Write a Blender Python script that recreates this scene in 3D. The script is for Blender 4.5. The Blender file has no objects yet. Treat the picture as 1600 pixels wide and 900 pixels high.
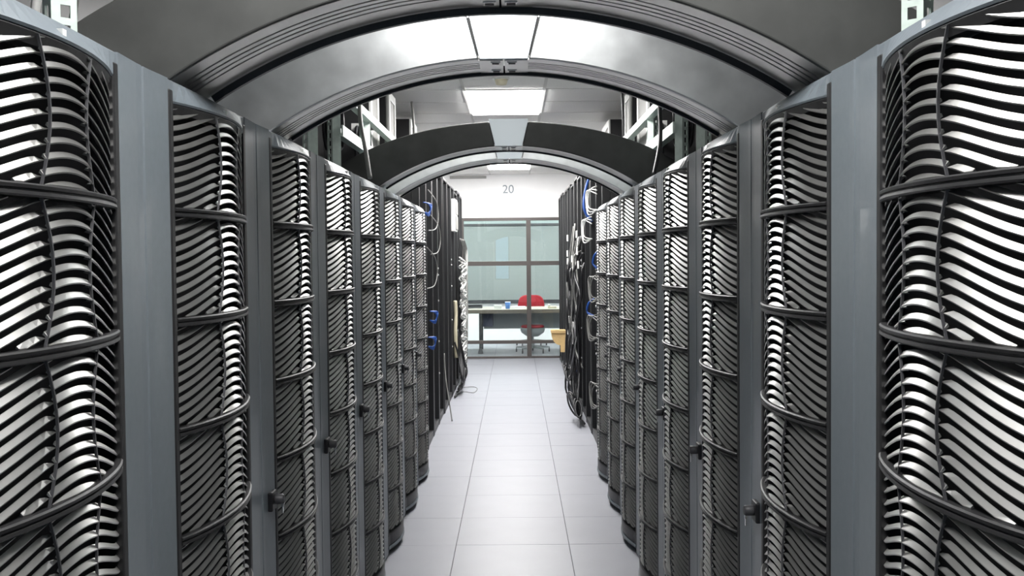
import bpy, math, random
from math import sin, cos, pi, sqrt

# ------------------------------------------------------------------ camera, world, exposure, light levels
scene = bpy.context.scene
cam_data = bpy.data.cameras.new('camera')
cam_data.sensor_width = 36.0
cam_data.lens = 1550.0 / 1600.0 * 36.0
cam_data.clip_start = 0.05
camera = bpy.data.objects.new('camera', cam_data)
scene.collection.objects.link(camera)
scene.camera = camera
PITCH, YAW, ROLL = -0.03246, -0.00348, -0.00926


def orient(o):
    from mathutils import Matrix, Vector
    cp, sp, cy, sy = cos(PITCH), sin(PITCH), cos(YAW), sin(YAW)
    fw = Vector((sy * cp, cy * cp, sp))
    rt = Vector((cy, -sy, 0))
    up = rt.cross(fw)
    r2 = rt * cos(ROLL) + up * sin(ROLL)
    u2 = -rt * sin(ROLL) + up * cos(ROLL)
    m = Matrix((r2, u2, -fw)).transposed().to_4x4()
    m.translation = Vector((0.0281, 0.0, 1.5621))
    o.matrix_world = m


orient(camera)
world = bpy.data.worlds.new('world')
scene.world = world
world.use_nodes = True
world.node_tree.nodes['Background'].inputs[0].default_value = (0.5, 0.55, 0.65, 1)
world.node_tree.nodes['Background'].inputs[1].default_value = 0.02
scene.view_settings.view_transform = 'Standard'
scene.view_settings.look = 'None'
scene.view_settings.gamma = 1.0
scene.view_settings.use_curve_mapping = False
scene.view_settings.exposure = 0.0
LAMP = 27.0            # radiance of the ceiling panels
OFFICE_LAMP = 34.0
LIGHT_Y = (1.32, 5.59, 8.03, 9.86, 11.08, 12.30, 13.52)  # unseen panels past the visible one are added to whiten the far floor and wall

col = scene.collection
rng = random.Random(7)

# ------------------------------------------------------------------ materials


def mat(name, color, rough=0.5, metal=0.0, spec=0.5, noise=0.0, nscale=30.0, bump=0.0, emit=None, strength=0.0, coat=0.0, rnoise=0.0):
    m = bpy.data.materials.new(name)
    m.use_nodes = True
    nt = m.node_tree
    b = nt.nodes['Principled BSDF']
    b.inputs['Base Color'].default_value = (*color, 1)
    b.inputs['Roughness'].default_value = rough
    b.inputs['Metallic'].default_value = metal
    b.inputs['Specular IOR Level'].default_value = spec
    b.inputs['Coat Weight'].default_value = coat
    if emit:
        b.inputs['Emission Color'].default_value = (*emit, 1)
        b.inputs['Emission Strength'].default_value = strength
    if noise or bump or rnoise:
        tc = nt.nodes.new('ShaderNodeTexCoord')
        n = nt.nodes.new('ShaderNodeTexNoise')
        n.inputs['Scale'].default_value = nscale
        n.inputs['Detail'].default_value = 5
        nt.links.new(tc.outputs['Object'], n.inputs['Vector'])
        if noise:
            r = nt.nodes.new('ShaderNodeValToRGB')
            r.color_ramp.elements[0].position = 0.3
            r.color_ramp.elements[1].position = 0.7
            r.color_ramp.elements[0].color = (*[c * (1 - noise) for c in color], 1)
            r.color_ramp.elements[1].color = (*[min(1, c * (1 + noise)) for c in color], 1)
            nt.links.new(n.outputs['Fac'], r.inputs['Fac'])
            nt.links.new(r.outputs['Color'], b.inputs['Base Color'])
        if rnoise:
            mr = nt.nodes.new('ShaderNodeMapRange')
            mr.inputs[3].default_value = max(0, rough - rnoise)
            mr.inputs[4].default_value = min(1, rough + rnoise)
            nt.links.new(n.outputs['Fac'], mr.inputs[0])
            nt.links.new(mr.outputs[0], b.inputs['Roughness'])
        if bump:
            bp = nt.nodes.new('ShaderNodeBump')
            bp.inputs['Strength'].default_value = bump
            bp.inputs['Distance'].default_value = 0.002
            nt.links.new(n.outputs['Fac'], bp.inputs['Height'])
            nt.links.new(bp.outputs['Normal'], b.inputs['Normal'])
    return m


def glass_mat(name, tint=(0.93, 0.97, 0.96)):
    m = bpy.data.materials.new(name)
    m.use_nodes = True
    nt = m.node_tree
    nt.nodes.clear()
    out = nt.nodes.new('ShaderNodeOutputMaterial')
    tr = nt.nodes.new('ShaderNodeBsdfTransparent')
    tr.inputs[0].default_value = (*tint, 1)
    gl = nt.nodes.new('ShaderNodeBsdfGlossy')
    gl.inputs['Roughness'].default_value = 0.0
    fr = nt.nodes.new('ShaderNodeFresnel')
    fr.inputs['IOR'].default_value = 1.5
    mx = nt.nodes.new('ShaderNodeMixShader')
    nt.links.new(fr.outputs[0], mx.inputs[0])
    nt.links.new(tr.outputs[0], mx.inputs[1])
    nt.links.new(gl.outputs[0], mx.inputs[2])
    nt.links.new(mx.outputs[0], out.inputs[0])
    return m


M = {
    'frame_gray': mat('gray_rack_paint', (0.13, 0.152, 0.170), 0.40, noise=0.05, nscale=60, coat=0.1),
    'black': mat('black_plastic', (0.010, 0.010, 0.012), 0.4),
    'black_gloss': mat('black_gloss_bar', (0.015, 0.015, 0.016), 0.45),
    'slat': mat('louvre_gray', (0.49, 0.49, 0.477), 0.31, metal=0.95, spec=0.6, noise=0.06, nscale=25),
    'spine': mat('spine_gray', (0.07, 0.07, 0.075), 0.35),
    'cavity': mat('rack_cavity', (0.006, 0.006, 0.008), 0.7),
    'chrome': mat('key_metal', (0.7, 0.7, 0.7), 0.25, metal=1.0),
    'arch_dark': mat('arch_dark_plastic', (0.060, 0.062, 0.059), 0.62, noise=0.22, nscale=9, bump=0.1),
    'arch_silver': mat('arch_silver_metal', (0.55, 0.57, 0.575), 0.30, metal=0.92, noise=0.10, nscale=14, rnoise=0.05),
    'soffit': mat('arch_soffit_satin', (0.62, 0.61, 0.585), 0.36, metal=0.85, noise=0.03, nscale=20),
    'keystone': mat('keystone_plate', (0.42, 0.46, 0.48), 0.33, metal=0.75),
    'groove': mat('groove_black', (0.03, 0.03, 0.032), 0.6),
    'floor': mat('floor_tile_white', (0.285, 0.292, 0.325), 0.44, noise=0.025, nscale=5),
    'joint': mat('floor_joint', (0.10, 0.10, 0.11), 0.8),
    'wall': mat('wall_white', (0.88, 0.88, 0.88), 0.85, noise=0.01, nscale=8),
    'ceil': mat('ceiling_tile', (0.86, 0.855, 0.835), 0.9, noise=0.06, nscale=120, bump=0.25),
    'tbar': mat('ceiling_grid', (0.62, 0.62, 0.60), 0.6),
    'lamp': mat('lamp_diffuser', (0.9, 0.9, 0.9), 0.6, emit=(1.0, 0.985, 0.97), strength=LAMP),
    'olamp': mat('office_lamp_diffuser', (0.9, 0.9, 0.9), 0.6, emit=(0.97, 1.0, 1.0), strength=OFFICE_LAMP),
    'lampframe': mat('lamp_frame', (0.75, 0.75, 0.74), 0.5),
    'cream': mat('cream_plastic', (0.72, 0.66, 0.50), 0.5),
    'orack': mat('open_rack_black', (0.010, 0.0105, 0.012), 0.45, noise=0.12, nscale=20),
    'orack_in': mat('open_rack_inside', (0.008, 0.008, 0.009), 0.6),
    'orack_panel': mat('open_rack_panel', (0.012, 0.012, 0.014), 0.5),
    'strut': mat('galvanised_strut', (0.46, 0.54, 0.495), 0.45, noise=0.10, nscale=35),
    'perf': mat('perforated_gray', (0.20, 0.197, 0.185), 0.6, noise=0.10, nscale=260),
    'white_metal': mat('white_metal', (0.72, 0.72, 0.70), 0.4),
    'cable_white': mat('cable_white', (0.68, 0.68, 0.66), 0.45),
    'cable_gray': mat('cable_gray', (0.20, 0.20, 0.19), 0.45),
    'cable_black': mat('cable_black', (0.02, 0.02, 0.022), 0.35),
    'cable_blue': mat('cable_blue', (0.015, 0.07, 0.30), 0.4),
    'tan': mat('tan_strip', (0.46, 0.42, 0.30), 0.6),
    'card': mat('cardboard', (0.55, 0.38, 0.17), 0.8, noise=0.08, nscale=40),
    'bronze': mat('window_frame_brown', (0.085, 0.075, 0.070), 0.45, metal=0.3),
    'glass': glass_mat('window_glass'),
    'blind': mat('blind_slat', (0.40, 0.435, 0.43), 0.6),
    'dark_gray': mat('dark_gray_plastic', (0.05, 0.05, 0.055), 0.5),
    'desk_top': mat('desk_beige', (0.46, 0.43, 0.38), 0.45, noise=0.04, nscale=15),
    'desk_edge': mat('desk_edge_brown', (0.20, 0.165, 0.135), 0.5),
    'modesty': mat('modesty_gray', (0.30, 0.32, 0.33), 0.6),
    'red': mat('red_fabric', (0.32, 0.012, 0.022), 0.85, noise=0.1, nscale=80),
    'chair_gray': mat('chair_gray', (0.25, 0.27, 0.28), 0.5),
    'blue_cup': mat('blue_plastic', (0.10, 0.25, 0.62), 0.35),
    'paper': mat('paper_white', (0.8, 0.8, 0.78), 0.8),
    'number': mat('number_gray', (0.27, 0.31, 0.335), 0.7),
    'raceway': mat('raceway_gray', (0.30, 0.30, 0.29), 0.6),
    'daylight': mat('daylight_window', (0.2, 0.4, 0.6), 0.4, emit=(0.30, 0.62, 0.95), strength=2.2),
    'emblem': mat('emblem_light', (0.75, 0.76, 0.74), 0.35),
    'led': mat('steel_screw', (0.75, 0.75, 0.75), 0.3, metal=0.6),
}

# ------------------------------------------------------------------ mesh helpers


class MB:
    def __init__(self):
        self.v, self.f, self.smooth = [], [], []

    def add(self, verts, faces, smooth=False):
        k = len(self.v)
        self.v += [tuple(p) for p in verts]
        self.f += [tuple(i + k for i in f) for f in faces]
        self.smooth += [smooth] * len(faces)
        return self

    def box(self, x0, x1, y0, y1, z0, z1):
        vs = [(x, y, z) for z in (z0, z1) for y in (y0, y1) for x in (x0, x1)]
        return self.add(vs, [(0, 2, 3, 1), (4, 5, 7, 6), (0, 1, 5, 4), (2, 6, 7, 3), (0, 4, 6, 2), (1, 3, 7, 5)])

    def loft(self, rings, closed=True, caps=True, smooth=False):
        n = len(rings[0])
        vs = [p for r in rings for p in r]
        fs = []
        m = n if closed else n - 1
        for i in range(len(rings) - 1):
            for j in range(m):
                a, b = i * n + j, i * n + (j + 1) % n
                fs.append((a, b, b + n, a + n))
        self.add(vs, fs, smooth)
        if caps and closed:
            k = len(self.v) - len(vs)
            self.f += [tuple(k + j for j in reversed(range(n))), tuple(k + (len(rings) - 1) * n + j for j in range(n))]
            self.smooth += [False, False]
        return self

    def tube(self, pts, r, sides=6, steps=6):
        pts = smooth_path(pts, steps)
        from mathutils import Vector
        P = [Vector(p) for p in pts]
        rings = []
        ref = Vector((0.3, 0.2, 0.93))
        for i, p in enumerate(P):
            t = (P[min(i + 1, len(P) - 1)] - P[max(i - 1, 0)])
            if t.length < 1e-9:
                t = Vector((0, 0, 1))
            t.normalize()
            a = t.cross(ref)
            if a.length < 1e-3:
                a = t.cross(Vector((1, 0, 0)))
            a.normalize()
            b = t.cross(a)
            rings.append([tuple(p + (a * cos(2 * pi * k / sides) + b * sin(2 * pi * k / sides)) * r) for k in range(sides)])
        return self.loft(rings, smooth=True)

    def lathe(self, prof, sides=16, c=(0, 0, 0), axis='z', smooth=True):
        rings = []
        for r, h in prof:
            ring = []
            for k in range(sides):
                a = 2 * pi * k / sides
                if axis == 'z':
                    ring.append((c[0] + r * cos(a), c[1] + r * sin(a), c[2] + h))
                elif axis == 'y':
                    ring.append((c[0] + r * cos(a), c[1] - h, c[2] + r * sin(a)))
                else:
                    ring.append((c[0] + h, c[1] + r * cos(a), c[2] + r * sin(a)))
            rings.append(ring)
        return self.loft(rings, smooth=smooth)

    def mesh(self, name, material):
        me = bpy.data.meshes.new(name)
        me.from_pydata(self.v, [], self.f)
        me.polygons.foreach_set('use_smooth', self.smooth)
        me.materials.append(material)
        import bmesh
        bm = bmesh.new()
        bm.from_mesh(me)
        bmesh.ops.recalc_face_normals(bm, faces=bm.faces)
        bm.to_mesh(me)
        bm.free()
        return me


def smooth_path(pts, steps):
    if len(pts) < 3 or steps < 2:
        return pts
    out = []
    for i in range(len(pts) - 1):
        p0, p1, p2, p3 = pts[max(i - 1, 0)], pts[i], pts[i + 1], pts[min(i + 2, len(pts) - 1)]
        for s in range(steps):
            t = s / steps
            out.append(tuple(0.5 * (2 * p1[k] + (p2[k] - p0[k]) * t + (2 * p0[k] - 5 * p1[k] + 4 * p2[k] - p3[k]) * t * t
                                    + (3 * p1[k] - p0[k] - 3 * p2[k] + p3[k]) * t ** 3) for k in range(3)))
    out.append(tuple(pts[-1]))
    return out


def link(name, data, parent=None, loc=(0, 0, 0), rotz=0.0):
    o = bpy.data.objects.new(name, data)
    col.objects.link(o)
    o.location = loc
    o.rotation_euler = (0, 0, rotz)
    if parent:
        o.parent = parent
    return o


def part(name, mb, m, parent=None, bevel=0.0, loc=(0, 0, 0)):
    o = link(name, mb.mesh(name, m), parent, loc)
    if bevel:
        b = o.modifiers.new('bevel', 'BEVEL')
        b.width = bevel
        b.segments = 2
        b.limit_method = 'ANGLE'
    return o


def thing(name, label, cat, loc=(0, 0, 0), rotz=0.0, group=None):
    o = link(name, None, None, loc, rotz)
    return tag(o, label, cat, group)


def tag(o, label, cat, group=None):
    o['label'] = label
    o['category'] = cat
    if group:
        o['group'] = group
    return o


def struct(name, mb, m, parent=None):
    o = part(name, mb, m, parent)
    if parent is None:
        o['kind'] = 'structure'
    return o


def copy_tree(o, parent=None):
    c = o.copy()
    col.objects.link(c)
    if parent:
        c.parent = parent
    for ch in KIDS.get(o.name, ()):
        copy_tree(ch, c)
    return c


KIDS = {}


def index_kids():
    KIDS.clear()
    for o in bpy.data.objects:
        if o.parent:
            KIDS.setdefault(o.parent.name, []).append(o)


ORD = ['nearest', 'second', 'third', 'fourth', 'fifth', 'sixth', 'seventh', 'eighth', 'ninth', 'tenth', 'eleventh', 'twelfth', 'thirteenth']

# ------------------------------------------------------------------ room shell
WALL_Y = 15.07
CEIL = 2.80
HALF = 2.3
BACK_Y = -3.0
OFFICE_Y = 18.2

floor = struct('floor', MB().box(-HALF, HALF, BACK_Y, OFFICE_Y, -0.12, -0.006), M['joint'])
TX, TY, TY0 = 0.61, 0.556, 5.32
tile_mb = MB().box(-TX / 2 + 0.002, TX / 2 - 0.002, -TY / 2 + 0.0011, TY / 2 - 0.0011, -0.006, 0.0)
tile_me = tile_mb.mesh('floor_tile', M['floor'])
r0 = int((TY0 - BACK_Y) / TY)
for ix in (-1, 0, 1):
    for iy in range(-r0 + 8, 24):
        link('floor_tile', tile_me, floor, (ix * TX, TY0 + (iy + 0.5) * TY, rng.uniform(-0.0003, 0.0003)))

ceiling = struct('ceiling', MB().box(-HALF, HALF, BACK_Y, OFFICE_Y, CEIL + 0.022, CEIL + 0.1), M['raceway'])
CX, CW = -0.043, 0.60
LXW = 1.22
TCY = 0.61
LIGHT_ROWS = set()
for y in LIGHT_Y:
    pass
cols = [(CX - CW / 2 - LXW, CX - CW / 2), (CX - CW / 2, CX + CW / 2), (CX + CW / 2, CX + CW / 2 + LXW)]
cache = {}
y0c = 8.03 - TCY * 18
for iy in range(0, 36):
    ya, yb = y0c + iy * TCY, y0c + (iy + 1) * TCY
    if yb > OFFICE_Y:
        break
    for xa, xb in cols:
        wdt = xb - xa
        if wdt > 1 or not any(abs((ya + yb) / 2 - ly) < 0.61 for ly in LIGHT_Y):
            if wdt not in cache:
                cache[wdt] = MB().box(-wdt / 2 + 0.007, wdt / 2 - 0.007, -TCY / 2 + 0.009, TCY / 2 - 0.009, 0, 0.02).mesh('ceiling_tile', M['ceil'])
            link('ceiling_tile', cache[wdt], ceiling, ((xa + xb) / 2, (ya + yb) / 2, CEIL))
for x in (CX - CW / 2, CX + CW / 2, CX - CW / 2 - LXW, CX + CW / 2 + LXW):
    part('grid_bar', MB().box(x - 0.011, x + 0.011, BACK_Y, OFFICE_Y, CEIL - 0.006, CEIL + 0.02), M['tbar'], ceiling)

struct('wall_left', MB().box(-HALF - 0.1, -HALF, BACK_Y, OFFICE_Y, 0, CEIL), M['wall'])
struct('wall_right', MB().box(HALF, HALF + 0.1, BACK_Y, OFFICE_Y, 0, CEIL), M['wall'])
struct('wall_back', MB().box(-HALF, HALF, BACK_Y - 0.1, BACK_Y, 0, CEIL), M['wall'])
WX0, WX1, WTOP = -0.80, 0.95, 2.141
wf = MB().box(-HALF, HALF, WALL_Y, WALL_Y + 0.12, WTOP, CEIL)
wf.box(-HALF, WX0, WALL_Y, WALL_Y + 0.12, 0, WTOP).box(WX1, HALF, WALL_Y, WALL_Y + 0.12, 0, WTOP)
struct('wall_front', wf, M['wall'])
struct('wall_office', MB().box(-HALF, HALF, OFFICE_Y, OFFICE_Y + 0.1, 0, CEIL), mat('office_wall_teal', (0.36, 0.42, 0.415), 0.8, noise=0.02, nscale=6))

struct('baseboard_office', MB().box(-HALF, HALF, OFFICE_Y - 0.02, OFFICE_Y, 0, 0.69), M['wall'])

# glazed partition at the end of the aisle
win = link('window_1', None, None, (0, WALL_Y + 0.03, 0))
win['kind'] = 'structure'
FY0, FY1 = -0.03, 0.05
part('jamb', MB().box(WX0, WX0 + 0.05, FY0, FY1, 0, WTOP), M['bronze'], win, 0.004)
part('jamb', MB().box(WX1 - 0.05, WX1, FY0, FY1, 0, WTOP), M['bronze'], win, 0.004)
part('mullion', MB().box(0.199, 0.267, FY0, FY1, 0.02, 2.10), M['bronze'], win, 0.004)
for z0, z1 in ((0.0, 0.03), (0.224, 0.273), (1.413, 1.481), (2.095, WTOP)):
    part('rail', MB().box(WX0 + 0.05, WX1 - 0.05, FY0 + 0.004, FY1 - 0.004, z0, z1), M['bronze'], win, 0.003)
for x0, x1 in ((WX0 + 0.05, 0.199), (0.267, WX1 - 0.05)):
    for z0, z1 in ((0.03, 0.224), (0.273, 1.413), (1.481, 2.095)):
        part('pane', MB().box(x0, x1, 0.008, 0.014, z0, z1), M['glass'], win)

# daylit window in the wall behind the photographer
w2 = link('window_2', None, None, (0, BACK_Y, 0))
w2['kind'] = 'structure'
part('pane', MB().box(-0.62, -0.20, 0.004, 0.012, 0.80, 2.35), M['daylight'], w2)
wfm = MB()
for b in ((-0.66, -0.62, 0.76, 2.39), (-0.20, -0.16, 0.76, 2.39)):
    wfm.box(b[0], b[1], 0, 0.03, b[2], b[3])
wfm.box(-0.62, -0.20, 0, 0.03, 0.76, 0.80).box(-0.62, -0.20, 0, 0.03, 2.35, 2.39)
part('window_frame', wfm, M['bronze'], w2)

# ceiling light panels
for i, y in enumerate(LIGHT_Y):
    lab = {2: 'bright rectangular ceiling light panel seen through the second arch',
           }.get(i, 'unseen white ceiling light panel assumed above the aisle, %s along' % ORD[i])
    t = thing('ceiling_light', lab, 'ceiling light', (CX, y, CEIL))
    part('diffuser', MB().box(-0.285, 0.285, -0.595, 0.595, -0.018, 0.004), M['lamp'], t)
    fr = MB()
    for a in (-1, 1):
        fr.box(min(a * 0.285, a * 0.297), max(a * 0.285, a * 0.297), -0.605, 0.605, -0.008, 0.02)
        fr.box(-0.285, 0.285, min(a * 0.595, a * 0.605), max(a * 0.595, a * 0.605), -0.008, 0.02)
    part('frame', fr, M['lampframe'], t)
for x, row in ((-1.75, 'left'), (1.75, 'right')):  # unseen side panels added to bounce more light onto the ceiling
    for i, y in enumerate((9.95, 11.2, 12.45)):
        t = thing('ceiling_light', 'unseen ceiling light panel added as fill beyond the %s black racks, %s' % (row, ORD[i]), 'ceiling light', (x, y, CEIL))
        part('diffuser', MB().box(-0.285, 0.285, -0.595, 0.595, -0.03, -0.002), M['lamp'], t)
        part('frame', MB().box(-0.30, 0.30, -0.61, 0.61, -0.002, 0.0), M['lampframe'], t)
for x in (-0.9, 0.9):
    t = thing('ceiling_light', 'office ceiling light beyond the glass, %s of the desk' % ('left' if x < 0 else 'right'), 'ceiling light', (x, 16.7, CEIL))
    part('diffuser', MB().box(-0.3, 0.3, -0.6, 0.6, -0.012, -0.002), M['olamp'], t)
    part('frame', MB().box(-0.32, 0.32, -0.62, 0.62, -0.002, 0.0), M['lampframe'], t)

# smoke detector
t = thing('smoke_detector', 'round cream smoke detector on the ceiling before the light panel', 'smoke detector', (-0.058, 6.954, CEIL))
part('base', MB().lathe([(0.052, -0.012), (0.056, -0.006), (0.056, 0.0)], 20), M['white_metal'], t)
part('sensor_head', MB().lathe([(0.018, -0.05), (0.036, -0.046), (0.042, -0.03), (0.046, -0.012)], 20), M['cream'], t)

# number and raceway on the end wall
cu = bpy.data.curves.new('wall_number', 'FONT')
cu.body = '20'
cu.size = 0.178
cu.align_x = 'CENTER'
cu.extrude = 0.002
cu.materials.append(M['number'])
tmp = link('wall_number_outline', cu)
bpy.context.view_layer.update()
num_me = bpy.data.meshes.new_from_object(tmp.evaluated_get(bpy.context.evaluated_depsgraph_get()))
bpy.data.objects.remove(tmp)
num = link('wall_number', num_me, None, (-0.068, WALL_Y - 0.003, 2.512))
num.rotation_euler = (pi / 2, 0, 0)
tag(num, 'thin gray number 20 on the white end wall', 'sign')
rw = part('cable_raceway', MB().box(-0.95, -0.397, WALL_Y - 0.03, WALL_Y, 2.735, 2.775), M['raceway'], None, 0.004)
tag(rw, 'pale gray horizontal raceway strip high on the white end wall', 'raceway')

# ------------------------------------------------------------------ gray server racks with wavy louvres
RX, RY0, RW, RTOP = 0.65, 1.8216 - 0.7946, 0.7946, 1.915
POST = 0.125
O0, O1 = 0.146, RW - 0.146
OL = O1 - O0
BOW = 0.044
PZ = [0.115 + 0.22 * i for i in range(9)]
DIV = 0.018


def bow(t):
    t = min(max(t, 0.0), 1.0)
    return BOW * sin(pi * t) ** 0.8


def hump(t):
    s = sin(pi * t)
    return 0.058 * (0.5 * s + 0.5 * s * s)


def pinch(z):
    zz = min(max(z / (0.22 - DIV), 0.0), 1.0)
    return 0.05 * sin(pi * zz)


def slat_mesh(i, pitch=0.0208):
    H = 0.22 - DIV
    base = -0.058 + i * pitch
    zc = base + hump(0.34)
    s1, s2 = 0.335 + pinch(zc), 0.665 - pinch(zc)
    mbs = [MB()]
    last = None
    for k, (a, b) in enumerate(((0.0, s1), (s1, s2), (s2, 1.0))):
        run = []
        n = 13
        for j in range(n + 1):
            t = a + (b - a) * j / n
            h = 0.0098
            d = 0.005
            lift = 0.004 if k == 1 else 0.0
            if k == 0:
                e = (s1 - t) / 0.075
            elif k == 2:
                e = (t - s2) / 0.075
            else:
                e = 1.0
            if e < 1:
                h = 0.0025 + (h - 0.0025) * sqrt(max(0.0, 1 - (1 - e) ** 2))
            zo = base + hump(t)
            zi = zo + h
            ok = zi > 0.0015 and zo < H - 0.001
            cut = min(1.0, max(0.0, -zo / h))
            zo = max(zo, 0.0)
            if ok:
                zi = min(zi, H)
                no = bow(t) + lift - 0.003 - (d - 0.001) * cut
                d = max(0.001, d * (1 - cut))
                u = O0 + OL * t
                run.append([(u, -no, zo), (u, -(no + 0.001 * (1 - cut)), min(zo + 0.0022, (zo + zi) / 2)), (u, -(no - d), zi), (u, -(no - d - 0.002), max(zo, zi - 0.004))])
            if (not ok or j == n) and len(run) > 1:
                if last is not None and abs(run[0][0][0] - last) > 1e-4:
                    mbs.append(MB())
                mbs[-1].loft(run, smooth=False)
                last = run[-1][0][0]
                run = []
            elif not ok:
                run = []
    return [mb.mesh('slat', M['slat']) for mb in mbs if mb.v]


def bowed_bar(mb, prof, z, u0=O0, u1=O1, n=14, ext=0.0):
    rings = []
    for j in range(n + 1):
        u = u0 + (u1 - u0) * j / n
        b = bow((u - O0) / OL)
        rings.append([(u, -(b + p), z + q) for p, q in prof])
    return mb.loft(rings)


rack = thing('server_rack', '', 'server rack')
part('cabinet', MB().box(0.006, RW - 0.006, 0.036, 0.50, 0.03, RTOP - 0.008), M['cavity'], rack)
part('plinth', MB().box(0.02, RW - 0.02, 0.02, 0.48, 0.0, 0.03), M['black'], rack)
for side in (0, 1):
    f = (lambda u: u) if side == 0 else (lambda u: RW - u)
    prof = [(0.0015, 0.05), (0.0015, -0.0 + 0.004), (0.005, 0.0), (0.03, 0.0), (POST - 0.004, -0.004), (POST, 0.0), (POST, 0.05)]
    rings = [[(f(u), y, z) for u, y in prof] for z in (0.012, RTOP)]
    part('post', MB().loft(rings), M['frame_gray'], rack)
    part('door_edge', MB().box(min(f(POST), f(O0)), max(f(POST), f(O0)), -0.006, 0.036, 0.10, 1.895), M['black_gloss'], rack, 0.003)
rings = []
for j in range(19):
    u = POST + 0.001 + (RW - 2 * POST - 0.002) * j / 18
    b = bow((u - O0) / OL)
    rings.append([(u, 0.04, RTOP - 0.045), (u, -b, RTOP - 0.045), (u, -b - 0.002, RTOP - 0.041), (u, -0.15 * b - 0.002, RTOP - 0.003), (u, -0.1 * b, RTOP - 0.0005), (u, 0.04, RTOP - 0.0005)])
tb = MB().loft(rings)
bez = part('top_bezel', tb, M['frame_gray'], rack)
part('emblem', MB().box(RW / 2 - 0.006, RW / 2 + 0.006, -BOW * 0.8 - 0.003, -BOW * 0.6, RTOP - 0.036, RTOP - 0.024), M['emblem'], bez)
part('top_plate', MB().box(POST, RW - POST, 0.04, 0.06, RTOP - 0.02, RTOP - 0.001), M['frame_gray'], rack)
part('bezel_lip', bowed_bar(MB(), [(-0.03, 0.0), (-0.006, 0.0), (0.0, 0.016), (-0.002, 0.0185), (-0.03, 0.0185)], PZ[8] - 0.024, POST + 0.001, RW - POST - 0.001, 18), M['black_gloss'], rack)
part('bottom_bezel', bowed_bar(MB(), [(-0.04, 0.0), (0.0, 0.0), (0.004, 0.006), (0.004, 0.058), (0.0, 0.062), (-0.04, 0.062)], 0.048, POST + 0.001, RW - POST - 0.001, 18), M['black'], rack)
part('bottom_rim', bowed_bar(MB(), [(-0.04, 0.0), (0.005, 0.0), (0.008, 0.004), (0.008, 0.014), (0.005, 0.018), (-0.04, 0.018)], 0.03, POST + 0.001, RW - POST - 0.001, 18), M['frame_gray'], rack)
dprof = [(-0.028, 0.0), (0.005, 0.0), (0.008, 0.0025), (0.007, 0.007), (0.003, 0.008), (0.003, 0.010), (0.007, 0.011), (0.008, 0.0155), (0.005, 0.018), (-0.028, 0.018)]
div_me = bowed_bar(MB(), dprof, 0.0).mesh('divider', M['black_gloss'])
for z in PZ[1:8]:
    link('divider', div_me, rack, (0, 0, z - DIV / 2))
spine_me = []
for s in (1, -1):
    rings = []
    for j in range(9):
        z = (0.22 - DIV) * j / 8
        t = (0.335 + pinch(z)) if s == 1 else (0.665 - pinch(z))
        u, b = O0 + OL * t, bow(t) + 0.002
        rings.append([(u - 0.0013, -b, z), (u + 0.0013, -b, z), (u + 0.0013, -b + 0.004, z), (u - 0.0013, -b + 0.004, z)])
    spine_me.append(MB().loft(rings).mesh('spine', M['spine']))
slat_mes = [m for i in range(13) for m in slat_mesh(i)]
for z in PZ[:8]:
    for me in spine_me:
        link('spine', me, rack, (0, 0, z + DIV / 2))
    for me in slat_mes:
        link('slat', me, rack, (0, 0, z + DIV / 2))
latch = part('latch', MB().box(0.052, 0.104, -0.014, 0.0, 0.872, 0.925), M['black'], rack, 0.004)
part('knob', MB().lathe([(0.013, 0.014), (0.014, 0.018), (0.014, 0.036), (0.010, 0.040)], 12, (0.082, 0, 0.902), 'y'), M['dark_gray'], latch)
part('key', MB().box(0.078, 0.086, -0.036, -0.033, 0.862, 0.882).box(0.0805, 0.0835, -0.038, -0.03, 0.88, 0.895), M['chrome'], latch)

index_kids()
shade_words = ['broad wavy louvres', 'wavy louvres', 'wavy louvres', 'wavy louvres', 'wavy louvres', 'wavy louvres', 'wavy louvres', 'wavy louvres']
for s, row in ((-1, 'left'), (1, 'right')):
    for k in range(8):
        o = rack if (s == -1 and k == 0) else copy_tree(rack)
        o['label'] = 'gray server rack with %s, %s from the camera, %s row' % (shade_words[k], ORD[k], row)
        o['group'] = 'gray server racks in the %s row' % row
        if s == -1:
            o.location, o.rotation_euler = (-RX, RY0 + k * RW, 0), (0, 0, pi / 2)
        else:
            o.location, o.rotation_euler = (RX, RY0 + (k + 1) * RW, 0), (0, 0, -pi / 2)

# ------------------------------------------------------------------ arches over the aisle
APEX_IN, R_IN = 2.13, 1.22
APEX_OUT, AO, BO = 2.256, 1.10, 0.56
FOOT = RTOP + 0.002


def zin(x):
    return APEX_IN - R_IN + sqrt(max(0, R_IN * R_IN - x * x))


def zout(x):
    return APEX_OUT - BO * (1 - sqrt(max(0, 1 - (x / AO) ** 2)))


X_IN = sqrt(R_IN ** 2 - (R_IN - (APEX_IN - FOOT)) ** 2)
X_OUT = AO * sqrt(1 - (1 - (APEX_OUT - FOOT) / BO) ** 2)
KT, KB = 0.105, 0.072


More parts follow.
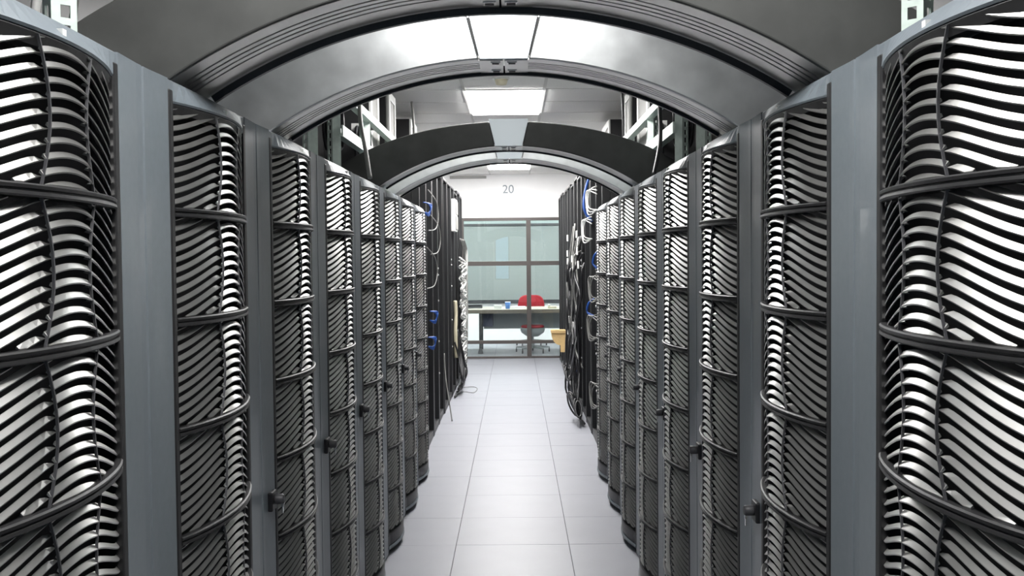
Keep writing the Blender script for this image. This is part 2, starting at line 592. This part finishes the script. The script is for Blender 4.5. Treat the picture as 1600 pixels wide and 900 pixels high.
def arch(y0, y1, label, face, half_seg=22, lip=0.009):
    D = y1 - y0
    t = thing('arch', label, 'arch', (0, y0, 0), 0, 'curved arches spanning the aisle')
    for s in (-1, 1):
        N = half_seg
        pin = [(KB + (X_IN - KB) * i / N) for i in range(N + 1)]
        pout = [(KT + (X_OUT - KT) * i / N) for i in range(N + 1)]
        rings = []
        for a, b in zip(pin, pout):
            A, B = (s * a, zin(a)), (s * b, zout(b))
            rings.append([(A[0], 0.0, A[1]), (B[0], 0.0, B[1]), (B[0], 0.012, B[1]), (A[0], 0.012, A[1])])
        part('face_panel', MB().loft(rings), face, t, 0.004)
        # soffit with four grooves
        g = [0.0, D * 0.24]
        for q in range(4):
            c = D * (0.27 + q * 0.105)
            g += [c, c + 0.0065]
        g += [D * 0.68, D]
        prof = [(0.012, 0.0)]
        for q in range(4):
            c = D * (0.27 + q * 0.115)
            prof += [(c, 0.0), (c, 0.008), (c + 0.009, 0.008), (c + 0.009, 0.0)]
        prof += [(D - 0.012, 0.0), (D - 0.012, 0.012), (0.012, 0.012)]
        rings = []
        for a in pin:
            nx, nz = s * a / R_IN, (zin(a) - (APEX_IN - R_IN)) / R_IN
            rings.append([(s * a + nx * d, y, zin(a) + nz * d) for y, d in prof])
        part('soffit', MB().loft(rings), M['soffit'], t)
        gm = MB()
        for q in range(4):
            c = D * (0.27 + q * 0.115)
            rings = []
            for a in pin:
                nx, nz = s * a / R_IN, (zin(a) - (APEX_IN - R_IN)) / R_IN
                rings.append([(s * a + nx * d, y, zin(a) + nz * d) for y, d in ((c, 0.003), (c + 0.009, 0.003), (c + 0.009, 0.0085), (c, 0.0085))])
            gm.loft(rings)
        part('groove_strip', gm, M['groove'], t)
        # top cover and rear panel
        rings = []
        for b in pout:
            rings.append([(s * b, 0.012, zout(b)), (s * b, D - 0.012, zout(b)), (s * b, D - 0.012, zout(b) - 0.01), (s * b, 0.012, zout(b) - 0.01)])
        part('top_cover', MB().loft(rings), M['frame_gray'], t)
        rings = []
        for a, b in zip(pin, pout):
            A, B = (s * a, zin(a)), (s * b, zout(b))
            rings.append([(A[0], D - 0.012, A[1]), (B[0], D - 0.012, B[1]), (B[0], D, B[1]), (A[0], D, A[1])])
        part('back_panel', MB().loft(rings), M['lampframe'] if face is M['arch_dark'] else M['arch_dark'], t)  # dark arches get a pale back, added as reflector for the silver arch behind
        rings = []
        for a in [X_IN * 0.965 * i / N for i in range(N + 1)]:
            nx, nz = s * a / R_IN, (zin(a) - (APEX_IN - R_IN)) / R_IN
            rings.append([(s * a + nx * d, y, zin(a) + nz * d) for y, d in ((D + 0.0005, -lip), (D + 0.014, -lip), (D + 0.014, 0.02), (D + 0.0005, 0.02))])
        part('edge_trim', MB().loft(rings), M['black'], t)
    k = MB()
    zt = APEX_OUT + 0.012
    pts = [(-KT + 0.003, zt), (KT - 0.003, zt), (KB - 0.003, APEX_IN - 0.001), (-KB + 0.003, APEX_IN - 0.001)]
    k.loft([[(x, y, z) for x, z in pts] for y in (-0.001, 0.0122)])
    part('keystone_plate', k, M['keystone'], t)
    kb = MB()
    pb = [(-KT - 0.012, APEX_OUT - 0.006), (KT + 0.012, APEX_OUT - 0.006), (KB + 0.012, APEX_IN + 0.004), (-KB - 0.012, APEX_IN + 0.004)]
    kb.loft([[(x, y, z) for x, z in pb] for y in (0.0125, 0.0185)])
    part('keystone_backing', kb, M['black'], t)  # black plate added to stop light showing through the keystone gaps
    kb = MB()
    for a, b in ((-KB, -0.0025), (0.0025, KB)):
        kb.box(a, b, 0.02, D - 0.004, APEX_IN - 0.003, APEX_IN + 0.03)
    kb.box(-KT + 0.004, KT - 0.004, 0.02, D - 0.004, APEX_OUT - 0.01, APEX_OUT + 0.01)
    block = part('keystone_block', kb, M['soffit'], t)
    for x in (-0.024, 0.024):
        for y in (0.05, D - 0.045):
            cf = MB()
            cf.box(x - 0.014, x + 0.014, y - 0.014, y + 0.014, APEX_IN - 0.006, APEX_IN - 0.002)
            c = part('clip', cf, M['soffit'], t)
            part('clip_slot', MB().box(x - 0.010, x + 0.010, y - 0.007, y + 0.007, APEX_IN - 0.0075, APEX_IN - 0.0055), M['groove'], c)
    return t


arch(2.03, 2.28, 'nearest arch, dark faced, cut off by the top of the picture', M['arch_dark'], lip=0.016)
arch(2.87, 3.09, 'silver faced arch just behind the nearest dark arch, glaring white at its top', M['arch_silver'])
arch(5.14, 5.35, 'dark gray faced arch in front of the ceiling light panel', M['arch_dark'])
arch(5.83, 6.06, 'farthest arch, silver faced, framing the white end wall', M['arch_silver'])

# ------------------------------------------------------------------ overhead struts, rails, perforated boxes
SX = 0.80


def strut_post(s, y, label):
    t = thing('strut_post', label, 'strut post', (s * SX, y, RTOP + 0.002), 0, 'galvanised posts on the rack tops')
    h = 2.37 - RTOP - 0.002
    W = 0.042
    c = 0.7071
    # dark-side flange with punched holes
    def fl(dx, dy, holes):
        mb = MB()

        def q(u0, u1, z0, z1, th=0.004):
            pts = [(u0 * dx, u0 * dy), (u1 * dx, u1 * dy)]
            nx, ny = -dy, dx
            vs = []
            for z in (z0, z1):
                for (px, py) in pts:
                    vs += [(px, py, z), (px + nx * th, py + ny * th, z)]
            mb.add(vs, [(0, 1, 3, 2), (4, 6, 7, 5), (0, 2, 6, 4), (1, 5, 7, 3), (0, 4, 5, 1), (2, 3, 7, 6)])
        if not holes:
            q(0, W, 0, h)
        else:
            q(0, W * 0.3, 0, h)
            q(W * 0.72, W, 0, h)
            z = 0.0
            while z < h - 0.02:
                q(W * 0.3, W * 0.72, z, min(z + 0.013, h))
                z += 0.036
        return mb
    part('flange', fl(s * c, c, True), M['strut'], t)
    part('flange', fl(-s * c, c, y < 3), M['strut'], t)
    return t


names = ['nearest the camera', 'behind the nearest arch', 'ahead of the dark far arch', 'just before the dark far arch', 'just behind the dark far arch', 'farthest along the row']
for s, row in ((-1, 'left'), (1, 'right')):
    for y, nm in zip((1.80 if s < 0 else 1.88, 3.3, 4.02, 4.56, 5.5, 6.6), names):
        strut_post(s, y, 'pale green perforated strut post above the %s racks, %s' % (row, nm))
    for z, nm in ((2.33, 'upper'), (2.145, 'lower')):
        mb = MB()
        h = 0.02 if nm == 'upper' else 0.026
        y0, y1 = (2.4, 7.2) if nm == 'upper' else (4.58, 7.2)
        prof = [(-0.02, -h), (0.02, -h), (0.02, h), (0.012, h), (0.012, -h + 0.008), (-0.012, -h + 0.008), (-0.012, h), (-0.02, h)]
        mb.loft([[(x, y, q) for x, q in prof] for y in (y0, y1)])
        o = part('strut_rail', mb, M['strut'], None, 0, (s * (SX - 0.022 - 0.0), 0, z))
        tag(o, 'pale metal %s strut rail running along above the %s racks' % (nm, row), 'strut rail', 'galvanised rails over the racks')

for s, row, spans in ((-1, 'left', ((6.10, 6.46), (7.0, 7.36), (8.45, 8.95))), (1, 'right', ((6.10, 6.62), (7.0, 7.36), (8.6, 9.3)))):
    for k, (y0, y1) in enumerate(spans):
        zb = RTOP + 0.001 if y1 < 7.5 else (2.366 if s < 0 else 2.425)
        L = y1 - y0
        t = thing('vent_cabinet', 'tall black cabinet with white framed perforated side above the %s racks, %s' % (row, ('nearest', 'middle', 'farthest')[k]), 'cabinet', (s * 0.86, y0, zb), 0, 'perforated cabinets above the racks')
        h = 2.73 - zb
        sx = lambda a, b: (min(s * a, s * b), max(s * a, s * b))
        xa, xb = sx(0.0, 0.28)
        part('cabinet_body', MB().box(xa, xb, 0, L, 0, h), M['orack_in'], t)
        xa, xb = sx(-0.008, 0.0)
        part('perforated_panel', MB().box(xa, xb, 0.05, L - 0.05, 0.05, h - 0.06), M['perf'], t)
        fm = MB()
        xa, xb = sx(-0.016, 0.0)
        fm.box(xa, xb, 0.0, 0.05, 0, h).box(xa, xb, L - 0.05, L, 0, h).box(xa, xb, 0.05, L - 0.05, 0, 0.05).box(xa, xb, 0.05, L - 0.05, h - 0.06, h)
        part('panel_frame', fm, M['white_metal'], t, 0.003)

# black backdrop added behind the gray racks, shaped as next-row cabinets
for s, row in ((-1, 'left'), (1, 'right')):
    for k in range(8):
        y0 = 0.9 + k * 0.80
        t = thing('backdrop_cabinet', 'tall black backdrop cabinet added behind the %s gray racks, %s from the camera' % (row, ORD[k]), 'cabinet', (s * 1.30, y0, 0), 0, 'black backdrop cabinets added behind the gray racks')
        xa, xb = sorted((0.0, s * 0.6))
        part('cabinet_body', MB().box(xa, xb, 0.005, 0.795, 0.0, 2.76), M['orack_in'], t, 0.006)
        xa, xb = sorted((0.0, -s * 0.02))
        d = part('door', MB().box(xa, xb, 0.02, 0.78, 0.05, 2.72), M['black'], t, 0.004)
        xa, xb = sorted((-s * 0.02, -s * 0.045))
        part('handle', MB().box(xa, xb, 0.07, 0.09, 2.05, 2.2), M['dark_gray'], d)

# coils and hanging cables over the racks


def cable(label, pts, r, m, group=None, steps=8):
    o = part('cable', MB().tube(pts, r, 7, steps), M[m])
    return tag(o, label, 'cable', group)


for s, row in ((-1, 'left'), (1, 'right')):
    for y, z, r, nm in ((4.9, 2.21, 0.085, 'nearer'), (5.85, 2.225, 0.075, 'farther')):
        t = thing('cable_coil', 'black cable coil hanging among the struts above the %s racks, the %s one' % (row, nm), 'cable coil', (s * 0.86, y, z), 0, 'black cable coils above the racks')
        for q in range(4):
            a0 = q * 1.7
            pts = [(s * 0.02 * q - s * 0.03, (r + 0.006 * sin(q * 2.1)) * cos(a0 + a) * 1.0, 1.35 * r * sin(a0 + a)) for a in [2 * pi * k / 12 for k in range(13)]]
            part('loop', MB().tube(pts, 0.011, 6, 3), M['cable_black'], t)
        part('tie', MB().box(-0.065, 0.065, -0.012, 0.012, r * 1.35 - 0.02, r * 1.35 + 0.02), M['white_metal'], t)

cable('gray cable slanting down in front of the dark far arch onto the left racks', [(-0.735, 4.86, 2.79), (-0.728, 4.84, 2.5), (-0.715, 4.8, 2.33), (-0.70, 4.74, 2.2), (-0.665, 4.66, 2.05), (-0.64, 4.6, RTOP + 0.012)], 0.011, 'cable_gray')
cable('dark cable slanting down in front of the dark far arch onto the right racks', [(0.74, 4.85, 2.79), (0.735, 4.82, 2.45), (0.73, 4.8, 2.28), (0.72, 4.72, 2.1), (0.675, 4.62, RTOP + 0.012)], 0.011, 'cable_black')
cable('gray vertical cable beside the nearest perforated cabinet, left', [(-0.85, 6.9, 2.79), (-0.842, 6.86, 2.5), (-0.84, 6.84, 2.2), (-0.84, 6.82, RTOP + 0.01)], 0.013, 'cable_gray')
cable('gray vertical cable beyond the middle perforated cabinet, left', [(-0.78, 7.9, 2.79), (-0.765, 7.88, 2.62), (-0.755, 7.86, 2.45), (-0.75, 7.85, 2.41)], 0.011, 'cable_gray')
cable('gray vertical cable beside the nearest perforated cabinet, right', [(0.83, 6.75, 2.79), (0.815, 6.72, 2.5), (0.82, 6.7, 2.2), (0.82, 6.7, RTOP + 0.01)], 0.013, 'cable_gray')
cable('dark vertical cable across the middle perforated cabinet, right', [(0.80, 7.15, 2.79), (0.81, 7.13, 2.5), (0.80, 7.12, RTOP + 0.01)], 0.010, 'cable_black')
cable('pale cable crossing behind the nearest arch at upper left', [(-1.12, 2.55, 2.79), (-1.15, 2.5, 2.3), (-1.2, 2.48, 1.93)], 0.012, 'cable_white')
cable('gray cable crossing behind the nearest arch at upper left', [(-1.05, 2.62, 2.79), (-1.09, 2.58, 2.3), (-1.14, 2.55, 1.93)], 0.010, 'cable_gray')

# ------------------------------------------------------------------ black open racks beyond the gray racks
BY0 = RY0 + 8 * RW + 0.02
OX = 0.68


def make_open_rack(w):
    t = thing('open_rack', '', 'rack')
    part('rack_body', MB().box(0.004, w - 0.004, 0.06, 0.75, 0.02, 2.36), M['orack_in'], t)
    for a in (0.004, w - 0.05):
        p = part('post', MB().box(a, a + 0.046, 0.0, 0.06, 0.0, 2.38), M['orack'], t, 0.004)
    part('top_cap', MB().box(0.004, w - 0.004, 0.0, 0.75, 2.362, 2.385), M['orack'], t, 0.003)
    part('base', MB().box(0.0, w, 0.004, 0.75, 0.0, 0.06), M['orack'], t, 0.003)
    z = 0.10
    r = random.Random(int(w * 1000))
    while z < 2.25:
        h = r.choice((0.09, 0.13, 0.18, 0.27))
        h = min(h, 2.34 - z)
        part('equipment_panel', MB().box(0.055, w - 0.055, 0.045, 0.062, z, z + h - 0.006), M['orack_panel'], t, 0.002)
        z += h
    return t


for s, row, n, y1, hgt in ((-1, 'left', 10, 13.40, 0.985), (1, 'right', 12, 14.80, 1.005)):
    w = (y1 - BY0) / n
    proto = make_open_rack(w)
    index_kids()
    for k in range(n):
        o = proto if k == 0 else copy_tree(proto)
        o['label'] = 'black open rack in the far %s row, %s after the gray racks' % (row, 'first' if k == 0 else ORD[k])
        o['group'] = 'black open racks in the far %s row' % row
        dx = rng.choice((0, 0, 0.004, 0.008))
        o.scale = (1, 1, hgt + rng.choice((0.0, 0.0, 0.008, -0.012)))
        if s < 0:
            o.location, o.rotation_euler = (-OX - dx, BY0 + k * w, 0), (0, 0, pi / 2)
        else:
            o.location, o.rotation_euler = (OX + dx, BY0 + (k + 1) * w, 0), (0, 0, -pi / 2)
        if (s, k) in ((-1, 2), (-1, 5), (1, 1), (1, 4)):
            for zz in (0.42, 0.72, 1.10, 1.34, 1.40):
                part('screw', MB().lathe([(0.009, 0.0), (0.009, 0.006), (0.003, 0.008)], 8, (w - 0.027, 0.0, zz + 0.03 * k), 'y'), M['led'], o)

# gray junction box and tan strip on the left open racks
t = thing('junction_box', 'small gray box fixed high on the left black racks', 'junction box', (-OX, 11.0, 1.84))
part('box_body', MB().box(0.002, 0.05, 0.0, 0.42, 0, 0.36), M['white_metal'], t, 0.006)
part('box_lid', MB().box(0.05, 0.058, 0.02, 0.40, 0.02, 0.17).box(0.05, 0.058, 0.02, 0.40, 0.19, 0.34), M['perf'], t, 0.003)
o = part('cable_strip', MB().tube([(-0.655, 11.2, 1.06), (-0.648, 11.2, 0.9), (-0.652, 11.15, 0.7), (-0.648, 11.15, 0.42)], 0.022, 6, 4), M['tan'])
tag(o, 'tan vertical strip on the left black racks beside the white cable bundle', 'strip')


def bundle(name, label, m, paths, r, loc, steps=5):
    t = thing(name, label, 'cable bundle', loc)
    for p in paths:
        part('cable', MB().tube(p, r, 6, steps), M[m], t)
    return t


# white zigzag bundle, left
r1 = random.Random(3)
paths = []
for q in range(8):
    pts = []
    z = 1.55 - 0.02 * q
    k = 0
    while z > 0.12:
        pts.append((0.02 + r1.uniform(-0.004, 0.035) + (0.02 if k % 2 else -0.01), (0.20 if k % 2 else -0.22) * r1.uniform(0.6, 1.1) + 0.03 * q, z))
        z -= r1.uniform(0.05, 0.085)
        k += 1
    paths.append(pts)
bundle('cable_bundle', 'white zigzag cable bundle hanging down the left black racks', 'cable_white', paths, 0.009, (-0.655, 12.1, 0))
paths = []
for q in range(4):
    pts = [(0.0, 0.3 * q - 0.3, 1.78), (0.03, 0.3 * q - 0.1, 1.62), (0.045, 0.1 * q + 0.1, 1.3), (0.05, 0.1 * q, 0.9), (0.055, 0.06 * q - 0.1, 0.5), (0.04, 0.05 * q, 0.2), (0.03, 0.02 * q, 0.03 + 0.01 * q)]
    paths.append(pts)
bundle('cable_bundle', 'gray loose cables hanging beside the white zigzag bundle, left racks', 'cable_gray', paths, 0.010, (-0.655, 12.7, 0))
paths = []
for q in range(9):
    y = r1.uniform(-0.3, 0.5)
    pts = [(0.0, y, 0.62 + r1.uniform(-0.1, 0.1)), (0.04 + r1.uniform(0, 0.03), y + r1.uniform(-0.1, 0.1), 0.42), (0.05 + r1.uniform(0, 0.06), y + r1.uniform(-0.2, 0.2), 0.2), (0.03 + r1.uniform(0, 0.05), y + r1.uniform(-0.3, 0.3), 0.06), (0.01, y + r1.uniform(-0.3, 0.3), 0.02)]
    paths.append(pts)
bundle('cable_bundle', 'black cable tangle near the floor under the left white bundle', 'cable_black', paths, 0.010, (-0.66, 11.3, 0))
cable('thin pale cable looping out over the floor tiles at left', [(-0.64, 11.2, 0.03), (-0.55, 11.3, 0.012), (-0.46, 11.25, 0.009), (-0.43, 11.6, 0.009), (-0.50, 11.75, 0.010), (-0.62, 11.6, 0.02)], 0.004, 'cable_gray')
cable('thin stiff wire leaning out from the left black racks to the floor', [(-0.67, 9.6, 0.62), (-0.65, 9.5, 0.4), (-0.615, 9.4, 0.2), (-0.58, 9.3, 0.01)], 0.006, 'cable_gray')
for k, (y, z, nm) in enumerate(((8.3, 1.98, 'uppermost'), (8.5, 1.78, 'middle'), (8.1, 1.5, 'lowest'))):
    cable('gray cable loop bowing out high on the left black racks, %s' % nm, [(-0.695, y, z + 0.14), (-0.645, y + 0.25, z + 0.05), (-0.635, y + 0.32, z - 0.08), (-0.65, y + 0.2, z - 0.18), (-0.695, y, z - 0.2)], 0.0045, 'cable_gray')
for k, (y, z, nm) in enumerate(((7.75, 1.94, 'top'), (8.25, 1.06, 'middle'), (8.05, 0.86, 'bottom'))):
    bundle('cable_bundle', 'blue cable loop on the left black racks, the %s one' % nm, 'cable_blue', [[(-0.02, 0.0, 0.045), (0.015 + 0.006 * q, 0.03 + 0.03 * q, 0.035), (0.028, 0.08, -0.006 * q), (0.015, 0.06, -0.035 - 0.008 * q), (-0.02, 0.0, -0.03)] for q in range(4)], 0.0055, (-0.665, y, z))

# right-hand cables
r2 = random.Random(11)
paths = []
for q in range(16):
    y = r2.uniform(-0.9, 1.2)
    pts = [(0.0, y, 1.75 - r2.uniform(0, 0.5))]
    z = 1.4
    while z > 0.35:
        pts.append((-0.03 - r2.uniform(0, 0.05), y + r2.uniform(-0.18, 0.18), z))
        z -= r2.uniform(0.18, 0.3)
    pts += [(-0.05 - r2.uniform(0, 0.06), y + r2.uniform(-0.3, 0.2), 0.18 + r2.uniform(-0.08, 0.1)), (-0.02, y + r2.uniform(-0.3, 0.3), 0.03)]
    paths.append(pts)
mass = bundle('cable_bundle', 'long black cable mass hanging down the right black racks to the floor', 'cable_black', paths, 0.011, (0.665, 10.0, 0))
paths = []
for q in range(6):
    y = r2.uniform(-0.7, 0.9)
    pts = [(0.0, y, 1.9 - r2.uniform(0, 0.3))]
    z = 1.55
    while z > 0.6:
        pts.append((-0.035 - r2.uniform(0, 0.045), y + r2.uniform(-0.25, 0.25), z))
        z -= r2.uniform(0.15, 0.28)
    pts.append((-0.01, y, 0.5))
    paths.append(pts)
for p in paths:
    part('cable', MB().tube([(x - 0.003, y - 0.1, z) for x, y, z in p], 0.009, 6, 5), M['cable_gray'], mass)['label'] = 'gray cable'
for k, (y, z, nm) in enumerate(((7.95, 2.0, 'topmost'), (8.5, 1.78, 'second'), (7.75, 1.30, 'third'), (7.9, 0.98, 'fourth'), (7.7, 0.46, 'lowest'))):
    bundle('cable_bundle', 'pale cable loops bowing out of the right black racks, %s' % nm, 'cable_white' if k < 2 else 'cable_gray',
           [[(0.02, 0.0, 0.11 - 0.03 * q), (-0.025 - 0.008 * q, 0.10 * q, 0.09), (-0.045 - 0.004 * q, 0.05 + 0.07 * q, 0.02), (-0.04, 0.02 + 0.05 * q, -0.06 - 0.025 * q), (0.02, -0.04 + 0.05 * q, -0.08)] for q in range(3)], 0.005, (0.665, y, z))
bundle('cable_bundle', 'blue vertical cable run high on the right black racks', 'cable_blue', [[(0.03, 0.03 * q, 2.3), (-0.03, 0.03 * q + 0.02, 2.1), (-0.035, 0.03 * q, 1.95), (0.03, 0.03 * q, 1.85)] for q in range(3)], 0.010, (0.665, 8.55, 0))
for y, z, nm in ((7.55, 1.52, 'beside the last gray rack'), (8.2, 1.12, 'halfway up the racks'), (10.4, 0.42, 'low near the floor')):
    bundle('cable_bundle', 'small blue cable loop on the right black racks, %s' % nm, 'cable_blue', [[(0.01, 0.0, 0.08), (-0.03, 0.03 + 0.02 * q, 0.04), (-0.04, 0.05, -0.03), (0.01, 0.0, -0.06 - 0.01 * q)] for q in range(3)], 0.008, (0.665, y, z))
k = 0
for y in (9.2, 10.0, 10.9):
    for z in (1.78, 1.60, 1.50, 1.12, 0.98, 0.84, 0.70):
        if r2.random() < 0.25:
            continue
        yy = y + r2.uniform(-0.12, 0.12)
        part('cable_tag', MB().box(-0.012, 0.0, -0.05, 0.05, -0.035, 0.035), M['paper'], mass, 0.002, (-0.053, yy - 10.0, z + r2.uniform(-0.03, 0.03)))['label'] = 'white label tag'
paths = []
for q in range(7):
    a = 0.07 + 0.012 * q
    pts = [(-0.02 - 0.4 * a * (1 + cos(p)), 0.5 * a * sin(p) * 2 + 0.05 * q, 0.12 + a * sin(p + 0.4 * q) * 0.9) for p in [2 * pi * j / 9 for j in range(10)]]
    paths.append(pts)
bundle('cable_bundle', 'black cable coil spilling toward the floor below the right cable mass', 'cable_black', paths, 0.009, (0.64, 9.0, 0.04))
paths = [[(p[0], p[1] * 0.9, p[2]) for p in q] for q in paths[:5]]
bundle('cable_bundle', 'dark cable coil low on the right racks, farther than the spilled coil', 'cable_black', paths, 0.009, (0.64, 10.6, 0.16))

# cardboard piece sticking out of the right racks
t = thing('cardboard_box', 'tan cardboard piece sticking out from the right black racks', 'cardboard', (0.655, 12.9, 0.30))
part('back_board', MB().box(-0.045, 0.03, 0.0, 0.04, 0.0, 0.25), M['card'], t, 0.003)
part('top_board', MB().box(-0.17, 0.02, -0.02, 0.12, 0.25, 0.29), M['card'], t, 0.004)
g = MB()
pts = [(-0.045, 0.25), (-0.165, 0.25)] + [(-0.165 + 0.12 * (1 - cos(a)), 0.25 - 0.16 * sin(a)) for a in [pi / 2 * j / 6 for j in range(1, 7)]]
g.loft([[(x, y, z) for x, z in pts] for y in (0.0, 0.06)])
part('curved_flap', g, M['card'], t)

# ------------------------------------------------------------------ office beyond the glass
bl = thing('window_blind', 'gray green venetian blind covering the far office wall', 'blind', (0, OFFICE_Y - 0.05, 0))
sl = MB()
z = 0.76
while z < 2.10:
    sl.add([(-1.6, 0.0, z), (1.6, 0.0, z), (1.6, 0.028, z + 0.022), (-1.6, 0.028, z + 0.022), (-1.6, 0.0, z + 0.0015), (1.6, 0.0, z + 0.0015), (1.6, 0.028, z + 0.0235), (-1.6, 0.028, z + 0.0235)],
           [(0, 1, 2, 3), (7, 6, 5, 4), (0, 4, 5, 1), (2, 6, 7, 3)])
    z += 0.022
o = part('slat', sl, M['blind'], bl)
o['kind'] = 'stuff'
part('head_rail', MB().box(-1.62, 1.62, -0.01, 0.04, 2.11, 2.15), M['dark_gray'], bl)
part('bottom_rail', MB().box(-1.62, 1.62, -0.01, 0.04, 0.70, 0.75), M['dark_gray'], bl)

desk = thing('desk', 'long beige desk with brown front edge behind the glass', 'desk', (0, 15.80, 0))
part('tabletop', MB().box(-1.5, 1.5, 0.012, 0.9, 0.66, 0.706), M['desk_top'], desk, 0.004)
part('edge_band', MB().box(-1.5, 1.5, 0.0, 0.012, 0.645, 0.704), M['desk_edge'], desk)
part('modesty_panel', MB().box(-0.5, 1.45, 0.55, 0.57, 0.36, 0.66), M['modesty'], desk)
for x in (-0.54, 1.4):
    part('leg', MB().box(x - 0.02, x + 0.02, 0.03, 0.07, 0.09, 0.66).lathe([(0.045, 0.0), (0.04, 0.02), (0.02, 0.09)], 10, (x, 0.05, 0)), M['dark_gray'], desk)
    part('leg', MB().box(x - 0.02, x + 0.02, 0.8, 0.84, 0.0, 0.66), M['dark_gray'], desk)
t = thing('pedestal', 'dark blue small box hanging under the left end of the desk', 'box', (-0.42, 16.0, 0.42))
part('case', MB().box(-0.08, 0.08, 0.0, 0.3, 0.0, 0.2), mat('navy_case', (0.03, 0.035, 0.07), 0.5), t, 0.004)
part('case_lid', MB().box(-0.09, 0.09, -0.01, 0.31, 0.2, 0.2395), M['dark_gray'], t, 0.004)


def star_base(t, m, R=0.27, z=0.07):
    b = MB()
    for k in range(5):
        a = 2 * pi * k / 5 + 0.3
        ca, sa = cos(a), sin(a)
        ring = lambda r, w, h0, h1: [(r * ca - w * sa, r * sa + w * ca, h0), (r * ca + w * sa, r * sa - w * ca, h0), (r * ca + w * sa, r * sa - w * ca, h1), (r * ca - w * sa, r * sa + w * ca, h1)]
        b.loft([ring(0.02, 0.025, z, z + 0.05), ring(R, 0.014, z - 0.005, z + 0.02)])
    part('star_base', b, m, t)
    for k in range(5):
        a = 2 * pi * k / 5 + 0.3
        part('caster', MB().lathe([(0.018, -0.012), (0.028, -0.010), (0.028, 0.010), (0.018, 0.012)], 12, (R * cos(a), R * sin(a), 0.028), 'x').box(R * cos(a) - 0.008, R * cos(a) + 0.008, R * sin(a) - 0.008, R * sin(a) + 0.008, 0.05, z + 0.01), M['dark_gray'], t)
    part('column', MB().lathe([(0.03, z), (0.03, 0.2), (0.018, 0.2), (0.018, 0.42)], 12), m, t)


ch = thing('office_chair', 'red office chair behind the desk beyond the glass', 'chair', (0.30, 17.15, 0))
star_base(ch, M['chair_gray'])
seat = MB()
seat.loft([[(x * w, y * w, z) for x, y in [(0.24 * cos(a) * (1 + 0.12 * abs(sin(2 * a))), 0.23 * sin(a) * (1 + 0.12 * abs(sin(2 * a)))) for a in [2 * pi * j / 20 for j in range(20)]]] for z, w in ((0.42, 0.9), (0.44, 1.0), (0.48, 1.0), (0.50, 0.9))], smooth=True)
part('seat', seat, M['red'], ch)
bk = MB()
W2 = 0.235
out = []
for j in range(25):
    a = pi * j / 24
    out.append((W2 * (abs(cos(a)) ** 0.55) * (1 if cos(a) > 0 else -1), 0.60 + 0.275 * (sin(a) ** 0.6)))
out = [(W2 * 0.86, 0.50)] + out + [(-W2 * 0.86, 0.50)]
bk.loft([[(x * w, y + 0.35 * x * x * (-1), 0.69 + (z - 0.69) * w) for x, z in out] for y, w in ((0.20, 0.93), (0.215, 1.0), (0.245, 1.0), (0.26, 0.93))], smooth=False)
part('backrest', bk, M['red'], ch)
part('back_bracket', MB().box(-0.03, 0.03, 0.245, 0.27, 0.40, 0.66).box(-0.03, 0.03, 0.0, 0.27, 0.39, 0.42), M['dark_gray'], ch)

st = thing('swivel_stool', 'low gray swivel chair tucked under the desk front', 'chair', (0.30, 16.0, 0))
star_base(st, M['chair_gray'], 0.28)
sh = MB()
sh.loft([[(0.19 * w * cos(a), 0.19 * w * sin(a), z) for a in [2 * pi * j / 18 for j in range(18)]] for z, w in ((0.26, 0.5), (0.32, 0.95), (0.37, 1.05), (0.40, 1.0))], smooth=True)
part('seat_shell', sh, M['chair_gray'], st)
part('seat_pad', MB().lathe([(0.18, 0.40), (0.19, 0.42), (0.17, 0.44)], 18), M['red'], st)

t = thing('cup', 'blue cup standing on the beige desk', 'cup', (-0.10, 16.05, 0.706))
part('cup_body', MB().lathe([(0.035, 0.0), (0.045, 0.11), (0.041, 0.11), (0.032, 0.006)], 16), M['blue_cup'], t)
part('rim', MB().lathe([(0.046, 0.107), (0.048, 0.11), (0.046, 0.113), (0.041, 0.112)], 16), M['paper'], t)
o = part('paper_box', MB().box(-0.06, 0.06, 0.0, 0.08, 0.0, 0.05).box(-0.062, 0.062, -0.002, 0.082, 0.05, 0.058), M['paper'], None, 0.003, (-0.26, 16.05, 0.706))
tag(o, 'small white carton left of the blue cup on the desk', 'carton')
o = part('document_stack', MB().box(-0.11, 0.11, -0.1, 0.1, 0, 0.012).box(-0.1, 0.12, -0.09, 0.11, 0.012, 0.022), M['paper'], None, 0.0, (0.07, 16.3, 0.706))
tag(o, 'flat stack of white papers between blue cup and red chair', 'paper')
t = thing('keyboard_tray', 'low dark tray lying on the left end of the desk', 'tray', (-0.72, 16.35, 0.706))
part('tray_base', MB().box(-0.2, 0.2, -0.1, 0.1, 0, 0.012), M['dark_gray'], t, 0.003)
part('tray_rim', MB().box(-0.2, 0.2, 0.085, 0.1, 0.012, 0.05).box(-0.2, -0.185, -0.1, 0.085, 0.012, 0.05).box(0.185, 0.2, -0.1, 0.085, 0.012, 0.05), M['dark_gray'], t)
t = thing('telephone', 'small pale telephone on the desk right of the red chair', 'telephone', (0.62, 16.1, 0.706))
part('telephone_base', MB().box(-0.07, 0.07, -0.08, 0.08, 0, 0.035), M['cream'], t, 0.006)
part('handset', MB().box(-0.065, -0.025, -0.09, 0.09, 0.035, 0.065), M['white_metal'], t, 0.01)
